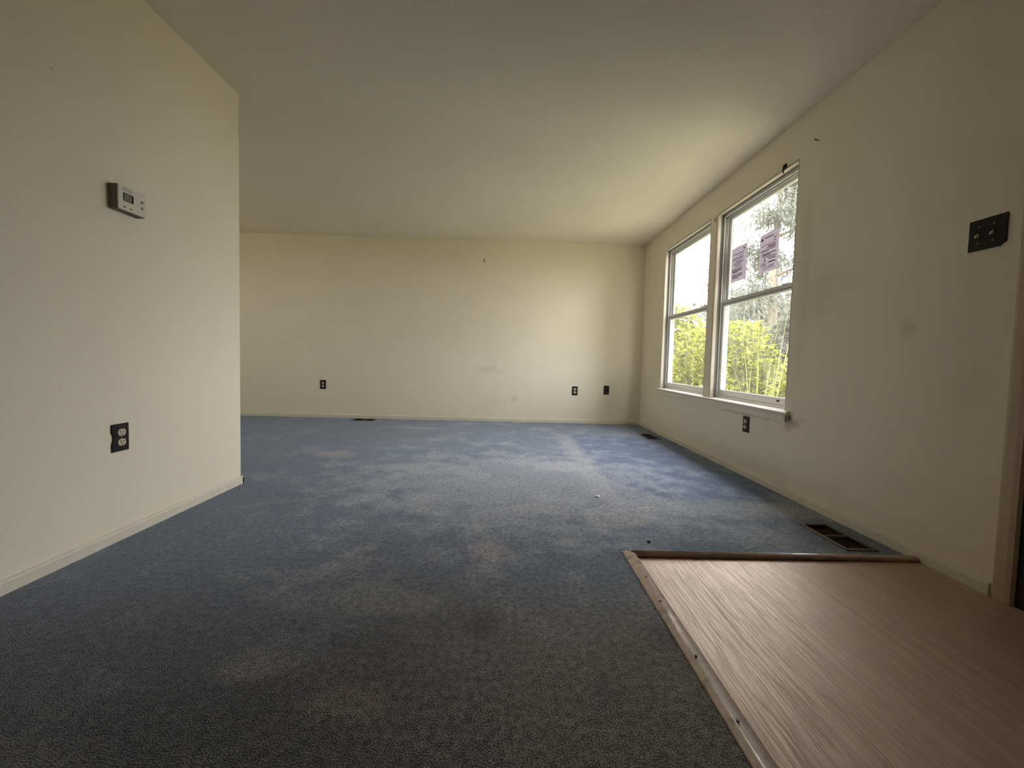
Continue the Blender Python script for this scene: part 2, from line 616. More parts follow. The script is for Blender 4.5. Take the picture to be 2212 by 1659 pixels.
M['duct'] = plain('dark_rusty_duct', (0.030, 0.018, 0.012), 0.8, 0.2, 0, 0.4, 40.0)
M['steel'] = plain('dark_steel', (0.035, 0.034, 0.038), 0.4, 0.5, 0.7, 0.2, 60.0)
M['door'] = plain('dark_navy_door', (0.018, 0.020, 0.030), 0.6, 0.3, 0, 0.2, 8.0)  # one even dark navy
M['door_jamb'] = plain('near_black_door_jamb', (0.020, 0.013, 0.010), 0.6, 0.3, 0, 0.2, 18.0)  # one even near-black brown
M['casing'] = plain('tan_door_casing', (0.46, 0.37, 0.26), 0.5, 0.4, 0, 0.15, 12.0)
M['paper'] = paper_material('mauve_notice_paper', (0.128, 0.108, 0.130))
M['ink'] = paper_material('grey_ink', (0.060, 0.046, 0.064), 1.0)
M['siding'] = plain('pale_vinyl_siding', (0.55, 0.55, 0.52), 0.6, 0.3)
M['soil'] = plain('dry_grass_ground', (0.46, 0.44, 0.30), 0.95, 0.1, 0, 0.5, 3.0)
M['bark'] = plain('grey_bark', (0.15, 0.12, 0.09), 0.9, 0.1, 0, 0.4, 20.0, 0.5, 40.0)
M['stem'] = plain('green_brown_stem', (0.17, 0.15, 0.07), 0.8, 0.2, 0, 0.3, 20.0)
M['leaf_lime'] = leaf_material('lime_green_leaf', (0.150, 0.158, 0.040), (0.265, 0.275, 0.045))
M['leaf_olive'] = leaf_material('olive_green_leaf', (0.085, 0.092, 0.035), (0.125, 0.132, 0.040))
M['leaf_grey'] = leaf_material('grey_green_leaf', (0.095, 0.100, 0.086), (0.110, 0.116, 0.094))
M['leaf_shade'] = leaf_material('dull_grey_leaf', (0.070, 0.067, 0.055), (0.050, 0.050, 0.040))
M['grass'] = leaf_material('reed_green_blade', (0.19, 0.215, 0.075), (0.30, 0.34, 0.10))

# ================================================================== the setting
VX0, VY1 = 0.550, 1.525          # vinyl area: x from VX0 to the right wall, y up to VY1
STRIP = 0.047
REG_W, REG_L = 0.118, 0.252      # register openings
REGS = [(1.565, 1.752, False), (1.565, 4.115, False), (-1.745, 4.800, True)]


def reg_hole(x, y, along_x):
    a, b = (REG_L, REG_W) if along_x else (REG_W, REG_L)
    return (x - a / 2, x + a / 2, y - b / 2, y + b / 2)


holes = [reg_hole(*r) for r in REGS]


def floor_solid(x, y):
    if x > VX0 - STRIP and y < VY1 + STRIP:
        return False
    for a, b, c, d in holes:
        if a < x < b and c < y < d:
            return False
    if x < XL - 0.11 and y < YL - 0.12:
        return False
    return True


us = sorted({XFAR, XL - 0.11, VX0 - STRIP, XR + 0.02} | {h[0] for h in holes} | {h[1] for h in holes})
vs = sorted({YF, YL - 0.12, VY1 + STRIP, YB + 0.02} | {h[2] for h in holes} | {h[3] for h in holes})
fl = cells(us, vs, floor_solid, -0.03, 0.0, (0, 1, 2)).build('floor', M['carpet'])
weld(fl)
tag(fl, 'worn blue grey wall to wall carpet with pale stains and a bluer sofa footprint', kind='structure')

# wood-look vinyl planks in the entry corner, running towards the back wall
sub = MB().box(VX0 - STRIP, XR + 0.02, YF, VY1 + STRIP, -0.03, -0.007).build('floor_vinyl', M['plank'])
tag(sub, 'brown wood look plank flooring in the front right entry corner', kind='structure')
rng = random.Random(4)
PW, PL = 0.182, 1.22
x = VX0
row = 0
while x < XR:
    x1 = min(x + PW, XR + 0.005)
    y1 = VY1
    y0 = y1 - (0.95 + 0.31 * ((row * 2) % 4)) if row else VY1 - 1.9
    while y1 > YF:
        y0 = max(y0, YF)
        pk = MB().box(x + 0.0001, x1 - 0.0001, y0 + 0.0001, y1 - 0.0001, -0.0068, 0.0)
        pk.build('plank', M['plank'], sub)
        y1 = y0
        y0 = y1 - PL
    x = x1
    row += 1

# rounded edge strips between carpet and vinyl, mitred at the corner
def edge_profile(w, h, lip=0.0):
    """reducer strip: long slope on the carpet side, rounded nose dropping to the planks"""
    pts = [(0.0, -0.008), (0.0, 0.003)]
    for k in range(1, 7):
        t_ = k / 6
        pts.append((w * 0.42 * t_, 0.003 + (h - 0.0045) * math.sin(t_ * math.pi / 2)))
    pts += [(w * 0.55, h - 0.0004), (w * 0.68, h), (w * 0.80, h - 0.0006)]
    for k in range(1, 6):
        a_ = math.pi / 2 * (1 - k / 5)
        pts.append((w * 0.80 + (w * 0.17) * math.cos(a_), h - 0.0075 + 0.0069 * math.sin(a_)))
    pts += [(w * 0.97, 0.0040), (w * 0.90, 0.0012), (w * 0.90, -0.008)]
    return pts


prof = edge_profile(STRIP, 0.017)
mb = MB()
n = len(prof)
for (p, q) in prof:      # strip beside the carpet, along y; corner mitred
    mb.v.append((VX0 - STRIP + p, YF, q))
for (p, q) in prof:
    mb.v.append((VX0 - STRIP + p, VY1 + STRIP - p - 0.0008, q))
for s in range(n - 1):
    mb.f.append((s, s + 1, n + s + 1, n + s)); mb.mi.append(0)
mb.f.append(tuple(range(n, 2 * n))); mb.mi.append(0)
t1 = mb.build('trim_1', M['moulding'], smooth=True)
tag(t1, 'rounded wood tone edge strip running between grey carpet and plank floor', kind='structure')
mb = MB()
for (p, q) in prof:      # strip at the far side, along x
    mb.v.append((VX0 - STRIP + p + 0.0008, VY1 + STRIP - p, q))
for (p, q) in prof:
    mb.v.append((XR - 0.011, VY1 + STRIP - p, q))
for s in range(n - 1):
    mb.f.append((s, s + 1, n + s + 1, n + s)); mb.mi.append(0)
mb.f.append(tuple(range(n))); mb.mi.append(0)
t2 = mb.build('trim_2', M['moulding'], smooth=True)
tag(t2, 'rounded wood tone edge strip across the far end of the plank floor', kind='structure')
for k, (px, py) in enumerate([(VX0 - 0.020, 1.552), (VX0 - 0.026, 1.22), (VX0 - 0.026, 0.985), (VX0 - 0.026, 0.80), (VX0 - 0.022, 1.36)]):
    mb = MB().cyl((px, py), 2, 0.0035 if k else 0.004, 0.012, 0.0178, 10)
    mb.build('nail_head', M['steel'] if k else M['vinyl'], t1)
for px in (0.83, 1.20, 1.52):
    MB().cyl((px, VY1 + 0.022), 2, 0.003, 0.012, 0.0178, 10).build('nail_head', M['steel'], t2)

# ceiling
ce = MB().box(XFAR - 0.1, XR + WT, YF - 0.1, YB + 0.12, HC, HC + 0.06).build('ceiling', M['ceiling'])
tag(ce, 'flat off white textured ceiling', kind='structure')

# back wall, front wall, far left wall, left partition
wb = MB().box(XFAR - 0.1, XR + WT, YB, YB + 0.12, -0.05, HC).build('wall_back', M['wall_back'])
tag(wb, 'blank off white back wall with three dark plates near the floor', kind='structure')
wf = MB().box(XL - 0.11, XR + WT, YF - 0.1, YF, -0.05, HC).build('wall_front', M['wall'])
tag(wf, 'off white wall behind the viewer', kind='structure')
W3_FILL = (2.75, 3.40)        # unseen window added in the end wall to brighten the back of the room
wx = cells([YL - 0.12, W3_FILL[0], W3_FILL[1], YB], [-0.05, 1.25, 2.047, HC],
           lambda y, z: not (W3_FILL[0] < y < W3_FILL[1] and 1.25 < z < 2.047), XFAR - WT, XFAR, (1, 2, 0)).build('wall_far_left', M['wall'])
weld(wx)
tag(wx, 'off white end wall beyond the left partition', kind='structure')
wl = cells(sorted([XFAR, XL - 0.11, XL]), sorted([YF, YL - 0.12, YL]),
           lambda x, y: x > XL - 0.11 or y > YL - 0.12, -0.05, HC, (0, 1, 2)).build('wall_left', M['wall_left'], bevel=0.004, seg=3)
weld(wl)
tag(wl, 'off white left partition wall with thermostat, ending at an outside corner', kind='structure')

# right wall with two window openings and a door opening
W1 = (2.350, 3.262)      # near window
W2 = (3.352, 4.318)      # far window
WZ0, WZ1 = 0.515, 2.047
DOOR = (0.33, 1.243)
DZ = 2.03


def right_solid(y, z):
    if WZ0 < z < WZ1 and (W1[0] < y < W1[1] or W2[0] < y < W2[1]):
        return False
    if DOOR[0] < y < DOOR[1] and z < DZ and z > -0.01:
        return False
    return True


wr = cells([YF, DOOR[0], DOOR[1], W1[0], W1[1], W2[0], W2[1], YB], [-0.05, 0.0, WZ0, DZ, WZ1, HC], right_solid,
           XR, XR + WT, (1, 2, 0)).build('wall_right', M['wall_right'], bevel=0.003, seg=2)
weld(wr)
tag(wr, 'scuffed off white right wall with paired windows and a dark doorway', kind='structure')

# unseen roof overhang, added above the windows to block high sky light
ev = MB().box(XR + WT, XR + WT + 0.32, YF - 0.1, YB + 0.4, HC + 0.02, HC + 0.10)
tag(ev.build('trim_6', M['trim']), 'unseen roof overhang added above the windows to cut high sky light', kind='structure')

# baseboards: thin board with an eased top edge
def base_prof(h=0.045, t=0.011):
    return [(0, 0.0), (t, 0.0), (t, h - 0.008), (t - 0.003, h - 0.002), (t - 0.006, h), (0, h)]


bp_ = base_prof()
bl = MB().prism([(XL + a, b) for a, b in bp_], YF, YL + 0.011, (0, 2, 1))
bl.prism([(YL + a, b) for a, b in bp_], XFAR, XL + 0.011, (1, 2, 0))
tag(bl.build('baseboard_left', M['base']), 'thin cream baseboard along the left partition wall', kind='structure')
bb = MB().prism([(YB - a, b) for a, b in bp_], XFAR, XR, (1, 2, 0))
tag(bb.build('baseboard_back', M['base']), 'thin cream baseboard along the back wall', kind='structure')
br = MB().prism([(XR - a, b) for a, b in bp_], 1.305, YB, (0, 2, 1))
tag(br.build('baseboard_right', M['base']), 'thin scuffed cream baseboard along the window wall', kind='structure')

# door and casing at the right edge of the view
dr = empty('door_1', (XR + 0.09, DOOR[0], 0))
tag(dr, 'dark door set back in the right wall beside tan casing', kind='structure')
MB().box(0.0, 0.04, 0.028, DOOR[1] - DOOR[0] - 0.028, 0.0, DZ - 0.03).build('door_leaf', M['door'], dr, bevel=0.002)
jm = MB().box(-0.088, 0.055, DOOR[1] - DOOR[0] - 0.024, DOOR[1] - DOOR[0] - 0.0005, 0, DZ)
jm.box(-0.088, 0.055, 0.0005, 0.024, 0, DZ).box(-0.088, 0.055, 0.024, DOOR[1] - DOOR[0] - 0.024, DZ - 0.024, DZ - 0.0005)
jm.build('door_jamb', M['door_jamb'], dr)
MB().cyl((0.08, 0.95), 0, 0.027, -0.045, 0.0, 16).build('door_knob', M['steel'], dr, bevel=0.006)
cs = MB()
cprof = [(0, 0), (0.004, 0.012), (0.018, 0.015), (0.044, 0.013), (0.055, 0.008), (0.057, 0)]
cs.prism([(DOOR[1] - 0.002 + a, XR - b) for a, b in cprof], 0.0, DZ + 0.057, (1, 0, 2))
cs.prism([(DOOR[0] + 0.002 - a, XR - b) for a, b in cprof], 0.0, DZ + 0.057, (1, 0, 2))
cs.prism([(DZ - 0.002 + a, XR - b) for a, b in cprof], DOOR[0], DOOR[1], (2, 0, 1))
tag(cs.build('trim_3', M['casing']), 'tan moulded casing around the dark doorway at right', kind='structure')


# ------------------------------------------------------------------ windows
def make_window(name, ya, yb, label, wall_x=None, rot=0.0, WZ0=WZ0, mid=1.285):
    """double-hung vinyl unit in the opening; ya = edge nearer the viewer, yb = farther edge"""
    root = empty(name, (XR, ya, WZ0) if wall_x is None else (wall_x, yb, WZ0), rot)
    tag(root, label, kind='structure')
    w, h = yb - ya, WZ1 - WZ0
    g = 0.0006
    # wooden stop lining the opening at the room side
    st = MB()
    st.prism([(w - g, 0.002), (w - 0.011, 0.003), (w - 0.014, 0.010), (w - 0.014, 0.026), (w - 0.009, 0.034), (w - g, 0.034)], 0.006, h - g, (1, 0, 2))
    st.prism([(g, 0.002), (0.011, 0.003), (0.014, 0.010), (0.014, 0.026), (0.009, 0.034), (g, 0.034)], 0.006, h - g, (1, 0, 2))
    st.prism([(h - g, 0.001), (h - 0.010, 0.002), (h - 0.013, 0.010), (h - 0.013, 0.026), (h - 0.008, 0.034), (h - g, 0.034)], 0.014, w - 0.014, (2, 0, 1))
    st.build('stop_trim', M['trim'], root)
    # outer frame with two sash tracks
    fr = MB()
    d0, d1 = 0.056, WT + 0.001
    tw = 0.020
    for s in (0, 1):
        def yy(a):
            return g + a if s == 0 else w - g - a
        fr.box(d0, d1, yy(0), yy(0.012), 0.004, h - g)
        for da in (d0, d0 + 0.030, d0 + 0.060, d1 - 0.007):
            fr.box(da, da + 0.006, yy(0.012), yy(0.012 + tw * 0.6), 0.004, h - g)
    fr.box(d0, d1, 0.012, w - 0.012, h - g - 0.014, h - g)
    for da in (d0, d0 + 0.030, d0 + 0.060):
        fr.box(da, da + 0.006, 0.012, w - 0.012, h - 0.030, h - 0.014)
    fr.box(d0, d1, 0.012, w - 0.012, 0.004, 0.022)
    fr.build('outer_frame', M['vinyl'], root, bevel=0.0012)
    # seal lines in the tracks, and dark strips for the shadow gap
    sl = MB()
    for da in (d0 + 0.012, d0 + 0.042):
        sl.box(da, da + 0.010, w - 0.016, w - 0.0125, 0.03, h - 0.02)
        sl.box(da, da + 0.012, 0.03, w - 0.03, h - 0.018, h - 0.0148)
    sl.box(0.0345, 0.0555, w - 0.006, w - 0.0008, 0.008, h - 0.006)  # dark strips standing in for the shadow gap between stop and frame
    sl.box(0.0345, 0.0555, 0.02, w - 0.006, h - 0.006, h - 0.0008)
    sl.build('seal_and_shade', M['seal_shade'], root)
    # upper sash: outer track
    zm0, zm1 = mid - WZ0, mid + 0.043 - WZ0
    sw = 0.034

    def sash(nm, xa, xb, za, zb, rb, rtop, side):
        o = MB()
        ya_, yb_ = 0.015, w - 0.015
        o.box(xa, xb, ya_, ya_ + sw, za, zb).box(xa, xb, yb_ - sw, yb_, za, zb)
        o.box(xa, xb, ya_ + sw, yb_ - sw, za, za + rb).box(xa, xb, ya_ + sw, yb_ - sw, zb - rtop, zb)
        so = o.build(nm, M['vinyl'], root, bevel=0.002)
        # glazing bead, slightly recessed from the sash face
        bd = MB()
        xm = 0.5 * (xa + xb)
        b = 0.006
        for xs in (xm - 0.009, xm + 0.003):
            bd.box(xs, xs + 0.006, ya_ + sw, ya_ + sw + b, za + rb, zb - rtop)
            bd.box(xs, xs + 0.006, yb_ - sw - b, yb_ - sw, za + rb, zb - rtop)
            bd.box(xs, xs + 0.006, ya_ + sw + b, yb_ - sw - b, za + rb, za + rb + b)
            bd.box(xs, xs + 0.006, ya_ + sw + b, yb_ - sw - b, zb - rtop - b, zb - rtop)
        bd.build('glazing_bead', M['vinyl'], so)
        pn = MB().face([(xm, ya_ + sw, za + rb), (xm, yb_ - sw, za + rb), (xm, yb_ - sw, zb - rtop), (xm, ya_ + sw, zb - rtop)])
        pn.build('pane', M['glass'], so)
        return so, xm
    up_s, xm_u = sash('upper_sash', 0.096, 0.120, zm0 + 0.004, h - 0.020, 0.036, 0.028, 1)
    lo_s, xm_l = sash('lower_sash', 0.066, 0.091, 0.010, zm1, 0.056, 0.040, 0)
    # lift lip under the meeting rail and tilt latches on it
    MB().box(0.058, 0.0662, 0.05, w - 0.05, zm1 - 0.034, zm1 - 0.029).build('finger_rail', M['seal_shade'], lo_s)
    for yq in (0.16, w - 0.16):
        MB().box(0.068, 0.088, yq - 0.022, yq + 0.022, zm1, zm1 + 0.006).build('tilt_latch', M['seal_shade'], lo_s, bevel=0.002)
    if name == 'window_1':
        MB().box(0.0645, 0.0662, 0.150, 0.174, 0.044, 0.056).build('vent_plug', M['slot'], lo_s, bevel=0.001)
    return root


make_window('window_1', W1[0], W1[1], 'near double hung white window with two paper notices on its upper pane')
make_window('window_2', W2[0], W2[1], 'far double hung white window nearest the back corner')
make_window('fill_window_3', W3_FILL[0], W3_FILL[1], 'unseen double hung window added in the end wall to brighten the back', XFAR, math.pi, 1.25, 1.63)

# stool (interior sill board) and apron under both windows
stl = MB()
sp = [(XR + 0.060, WZ0 - 0.0002), (XR - 0.026, WZ0 - 0.0002), (XR - 0.031, WZ0 - 0.004), (XR - 0.032, WZ0 - 0.011), (XR - 0.030, WZ0 - 0.017),
      (XR - 0.026, WZ0 - 0.019), (XR - 0.0006, WZ0 - 0.019), (XR - 0.0006, WZ0 - 0.0015), (XR + 0.060, WZ0 - 0.0015)]
nose = [(XR - 0.0004, WZ0 + 0.0016), (XR - 0.026, WZ0 + 0.0012), (XR - 0.031, WZ0 - 0.003), (XR - 0.032, WZ0 - 0.010), (XR - 0.030, WZ0 - 0.016),
        (XR - 0.026, WZ0 - 0.018), (XR - 0.0004, WZ0 - 0.018)]
stl.prism(nose, W1[0] - 0.045, W2[1] + 0.035, (0, 2, 1))
for wy in (W1, W2):
    stl.box(XR - 0.0004, XR + 0.060, wy[0] + 0.0006, wy[1] - 0.0006, WZ0 + 0.0002, WZ0 + 0.0045)
tag(stl.build('trim_4', M['stool']), 'white rounded window sill board below both windows', kind='structure')
ap = MB().prism([(XR - 0.0004, WZ0 - 0.018), (XR - 0.012, WZ0 - 0.018), (XR - 0.012, WZ0 - 0.060), (XR - 0.008, WZ0 - 0.066), (XR - 0.0004, WZ0 - 0.066)],
                W1[0] - 0.015, W2[1] + 0.015, (0, 2, 1))
tag(ap.build('trim_5', M['wall_right']), 'narrow apron board under the window sill', kind='structure')


# ================================================================== things on the walls
def rrect(x0, x1, z0, z1, r, k=4):
    pts = []
    for cx, cz, a0 in ((x1 - r, z1 - r, 0), (x0 + r, z1 - r, 90), (x0 + r, z0 + r, 180), (x1 - r, z0 + r, 270)):
        for s in range(k + 1):
            a = math.radians(a0 + 90 * s / k)
            pts.append((cx + r * math.cos(a), cz + r * math.sin(a)))
    return pts


def recept_profile(w=0.034, h=0.0285, k=6):
    """rounded receptacle face: circle with flattened top and bottom"""
    R = w / 2
    a = math.asin((h / 2) / R)
    pts = []
    for s in range(k + 1):
        t = -a + 2 * a * s / k
        pts.append((R * math.cos(t), R * math.sin(t)))
    for s in range(k + 1):
        t = math.pi - a + 2 * a * s / k
        pts.append((R * math.cos(t), R * math.sin(t)))
    return pts


FACE_BACK, FACE_RIGHT, FACE_LEFT = 0.0, -math.pi / 2, math.pi / 2


def make_outlet(loc, rotz, label, dx=0.0, notch=False, tilt=0.0):
    root = empty('wall_outlet', loc, rotz)
    root.rotation_euler[1] = tilt
    tag(root, label, 'outlet', 'dark duplex outlets')
    if notch:      # plate with a worn bite out of its left edge
        prof = [(0.035, 0.057), (-0.035, 0.057), (-0.035, 0.020), (-0.030, 0.011), (-0.031, -0.014), (-0.035, -0.022), (-0.035, -0.057), (0.035, -0.057)]
    else:
        prof = rrect(-0.035, 0.035, -0.057, 0.057, 0.003, 2)
    MB().prism(prof, -0.0055, -0.0003, (0, 2, 1)).build('plate', M['black'], root, bevel=0.0018, seg=2)
    for zc in (0.0205, -0.0205):
        rp = [(dx + a, zc + b) for a, b in recept_profile()]
        r = MB().prism(rp, -0.0075, -0.0050, (0, 2, 1)).build('receptacle', M['ivory'], root, bevel=0.0008, seg=1)
        sl = MB().box(dx - 0.0074, dx - 0.0052, -0.00775, -0.0070, zc - 0.001, zc + 0.0085)
        sl.box(dx + 0.0052, dx + 0.0074, -0.00775, -0.0070, zc + 0.000, zc + 0.0080)
        sl.cyl((zc - 0.0082, dx), 1, 0.0026, -0.00775, -0.0070, 10)
        sl.build('slots', M['slot'], r)
    MB().cyl((0.0, dx), 1, 0.0028, -0.0062, -0.0050, 12).build('screw', M['screw'], root)
    return root


make_outlet((XL, 1.607, 0.4285), FACE_LEFT, 'large dark outlet with chipped plate on the left wall below the thermostat', 0.004, True, 0.0)
make_outlet((-2.318, YB, 0.4205), FACE_BACK, 'small dark outlet alone at the left of the back wall')
make_outlet((0.889, YB, 0.417), FACE_BACK, 'dark two socket outlet on back wall beside the blank plate', 0.0)
make_outlet((XR, 2.726, 0.3725), FACE_RIGHT, 'narrow looking dark outlet on the right wall under the near window', -0.007)

bk = empty('blank_plate', (1.294, YB, 0.4355), FACE_BACK)
bk.rotation_euler[1] = math.radians(1.2)
tag(bk, 'blank dark wall plate on back wall nearest the window corner', 'wall plate')
MB().prism(rrect(-0.035, 0.035, -0.057, 0.057, 0.003, 2), -0.0055, -0.0003, (0, 2, 1)).build('plate', M['black'], bk, bevel=0.0018)
for zc in (0.042, -0.042):
    MB().cyl((zc, 0.0), 1, 0.0026, -0.0062, -0.005, 10).build('screw', M['steel'], bk)

sw = empty('light_switch', (XR, 1.394, 1.2915), FACE_RIGHT)
tag(sw, 'dark double toggle light switch plate high on the right wall', 'light switch')
MB().prism([(0.056, 0.0565), (-0.056, 0.0565), (-0.056, -0.0565), (0.040, -0.0565), (0.046, -0.050), (0.056, -0.046)], -0.0055, -0.0003, (0, 2, 1)).build(
    'plate', M['black'], sw, bevel=0.0018)
for xc in (-0.025, 0.019):
    MB().box(xc - 0.005, xc + 0.005, -0.0068, -0.005, -0.012, 0.012).build('toggle_slot', M['slot'], sw)
    tg = MB()
    tg.v = [(xc - 0.0042, -0.005, -0.009), (xc + 0.0042, -0.005, -0.009), (xc + 0.0042, -0.005, 0.006), (xc - 0.0042, -0.005, 0.006),
            (xc - 0.0034, -0.019, -0.011), (xc + 0.0034, -0.019, -0.011), (xc + 0.0034, -0.017, -0.003), (xc - 0.0034, -0.017, -0.003)]
    tg.f = [(0, 3, 2, 1), (4, 5, 6, 7), (0, 1, 5, 4), (1, 2, 6, 5), (2, 3, 7, 6), (3, 0, 4, 7)]
    tg.mi = [0] * 6
    tg.build('toggle', M['ivory'], sw, bevel=0.0008)
    for zc in (0.030, -0.030):
        MB().cyl((zc, xc), 1, 0.0026, -0.0063, -0.005, 10).build('screw', M['screw'], sw)

# thermostat
th = empty('thermostat', (XL, 1.645, 1.400), FACE_LEFT)
tag(th, 'beige digital thermostat box high on the left wall', 'thermostat')
MB().prism(rrect(-0.063, 0.061, -0.049, 0.050, 0.006, 3), -0.0295, -0.0003, (0, 2, 1)).build('shaded_body', M['thermo_side_shade'], th, bevel=0.002)  # body coloured dark for the shade on the sides of the box
MB().prism(rrect(-0.060, 0.058, -0.047, 0.048, 0.006, 3), -0.036, -0.0297, (0, 2, 1)).build('cover', M['thermo'], th, bevel=0.002)
dsp = MB().prism(rrect(-0.040, 0.003, -0.010, 0.022, 0.002, 2), -0.0375, -0.0355, (0, 2, 1)).build('display', M['slot'], th, bevel=0.0006, seg=1)
MB().box(-0.0385, -0.006, -0.0380, -0.0374, -0.0085, 0.018).build('screen', M['lcd'], dsp)  # black frame left wider at right and top as painted recess shade
for zc in (0.012, -0.013):
    MB().prism([(0.040 + 0.0052 * math.cos(a * math.pi / 6), zc + 0.0058 * math.sin(a * math.pi / 6)) for a in range(12)], -0.0385, -0.0355, (0, 2, 1)).build(
        'button', M['button'], th, bevel=0.0008, seg=1)
for xa, xb in ((-0.041, -0.030), (-0.014, -0.001)):
    MB().box(xa, xb, -0.0368, -0.0355, -0.037, -0.032).build('slide_switch', M['print'], th, bevel=0.0006, seg=1)
for k in range(4):
    MB().box(-0.045 + 0.001 * k, 0.000, -0.0364, -0.0358, 0.0300 + 0.0035 * k, 0.0312 + 0.0035 * k).build('vent_slot', M['print'], th)

# nails and the curtain hook
def make_nail(loc, rotz, label):
    root = empty('nail', loc, rotz)
    tag(root, label, 'nail')
    MB().tube([(0, -0.0003, 0), (0, -0.018, 0.004), (0, -0.024, 0.006)], [0.0022, 0.0022, 0.0022], 8).build('shank', M['steel'], root, smooth=True)
    MB().tube([(0, -0.0235, 0.006), (0, -0.0255, 0.0066)], [0.006, 0.006], 10).build('head', M['steel'], root)
    return root


hk = empty('wall_hook', (-0.3095, YB, 2.030), FACE_BACK)
tag(hk, 'tiny dark picture hook high on the back wall', 'hook')
MB().prism(rrect(-0.006, 0.006, 0.004, 0.022, 0.003, 3), -0.003, -0.0003, (0, 2, 1)).build('tab', M['steel'], hk)
MB().tube([(0, -0.002, 0.006), (0, -0.003, -0.010), (-0.001, -0.006, -0.018), (-0.002, -0.012, -0.020), (-0.002, -0.016, -0.014)], [0.0032] * 5, 8).build('curl', M['steel'], hk, smooth=True)
make_nail((XR, 2.208, 2.068), FACE_RIGHT, 'single dark nail in the right wall above the near window')

cb = empty('curtain_bracket', (XR, 2.468, 2.050), FACE_RIGHT)
tag(cb, 'small black curtain rod bracket at the head of the near window', 'bracket')
MB().box(-0.010, 0.010, -0.004, -0.0003, -0.014, 0.020).build('mount_plate', M['steel'], cb, bevel=0.0015)
MB().tube([(-0.012, -0.006, 0.006), (0, -0.010, 0.010), (0.006, -0.016, 0.004), (0.004, -0.018, -0.014), (0.000, -0.016, -0.030), (-0.004, -0.010, -0.038)],
          [0.005, 0.007, 0.0065, 0.006, 0.005, 0.004], 8).build('arm', M['steel'], cb, smooth=True)
MB().cyl((0.010, -0.006), 1, 0.0035, -0.0065, -0.004, 10).build('screw', M['screw'], cb)
pc = empty('paint_scrap', (XR, 3.268, 2.022), FACE_RIGHT)
tag(pc, 'peeled rough scrap of bracket plaster at the top between the windows', 'wall scrap')
sc_ = MB()
rs = random.Random(9)
for k in range(7):
    xa = -0.02 + 0.035 * rs.random(); za = -0.03 + 0.055 * rs.random(); s = 0.006 + 0.007 * rs.random()
    sc_.tube([(xa, -0.0005, za), (xa + 0.004, -0.004 - 0.003 * rs.random(), za + 0.004)], [s, s * 0.55], 6)
sc_.build('flakes', M['casing'], pc)

# notices on the upper pane of the near window
def make_notice(y_far, y_near, z0, z1, label, bars, tilt):
    """sheet of paper stuck to the inside of the glass; local x runs towards the viewer"""
    root = empty('paper_notice', (XR + 0.1045, 0.5 * (y_far + y_near), 0.5 * (z0 + z1)), FACE_RIGHT)
    root.rotation_euler[1] = tilt
    tag(root, label, 'notice', 'paper notices on the window')
    w, h = y_far - y_near, z1 - z0
    sh = MB()
    nx, nz = 6, 8
    rr = random.Random(int(w * 1e5) + len(bars))
    G = [[(-w / 2 + w * i / nx, -0.0008 - 0.0012 * rr.random(), -h / 2 + h * j / nz) for j in range(nz + 1)] for i in range(nx + 1)]
    for i in range(nx):
        for j in range(nz):
            sh.face([G[i][j], G[i + 1][j], G[i + 1][j + 1], G[i][j + 1]])
    so = sh.build('sheet', M['paper'], root, smooth=True)
    weld(so)
    pr = MB()
    for (a, b, zc, t) in bars:
        x0, x1 = -w / 2 + a * w, -w / 2 + b * w
        zc = h / 2 - zc * h
        pr.face([(x0, -0.0026, zc - t), (x1, -0.0026, zc - t), (x1, -0.0026, zc + t), (x0, -0.0026, zc + t)])
    pr.build('printing', M['ink'], root)
    return root


left_bars = [(0.76, 0.86, 0.11, 0.005), (0.12, 0.80, 0.20, 0.0026), (0.40, 0.80, 0.265, 0.0020), (0.10, 0.80, 0.33, 0.003), (0.08, 0.80, 0.375, 0.002),
             (0.30, 0.80, 0.43, 0.0026), (0.15, 0.78, 0.475, 0.0026), (0.15, 0.60, 0.515, 0.002), (0.25, 0.70, 0.57, 0.0026), (0.08, 0.72, 0.645, 0.0035),
             (0.08, 0.70, 0.69, 0.0035), (0.12, 0.45, 0.725, 0.0030), (0.06, 0.78, 0.80, 0.003), (0.08, 0.78, 0.845, 0.003), (0.08, 0.50, 0.885, 0.003)]
right_bars = [(0.26, 0.72, 0.115, 0.0036), (0.08, 0.18, 0.135, 0.009), (0.76, 0.88, 0.19, 0.003), (0.74, 0.88, 0.25, 0.002), (0.10, 0.86, 0.30, 0.0018),
              (0.45, 0.86, 0.345, 0.003), (0.40, 0.86, 0.385, 0.003), (0.08, 0.86, 0.43, 0.0024), (0.08, 0.50, 0.46, 0.002), (0.16, 0.88, 0.53, 0.003),
              (0.16, 0.60, 0.565, 0.003), (0.20, 0.88, 0.61, 0.0022), (0.48, 0.88, 0.65, 0.0022), (0.55, 0.88, 0.685, 0.002), (0.28, 0.34, 0.685, 0.010),
              (0.52, 0.88, 0.765, 0.004), (0.12, 0.38, 0.765, 0.002), (0.12, 0.38, 0.80, 0.002), (0.14, 0.42, 0.84, 0.002), (0.50, 0.86, 0.86, 0.002),
              (0.20, 0.80, 0.905, 0.0018)]
make_notice(3.191, 2.993, 1.467, 1.743, 'mauve printed notice on the glass, farther and shorter looking of the two', left_bars, 0.0)
make_notice(2.840, 2.643, 1.462, 1.739, 'mauve printed notice on the glass nearer the right window edge', right_bars, 0.0)


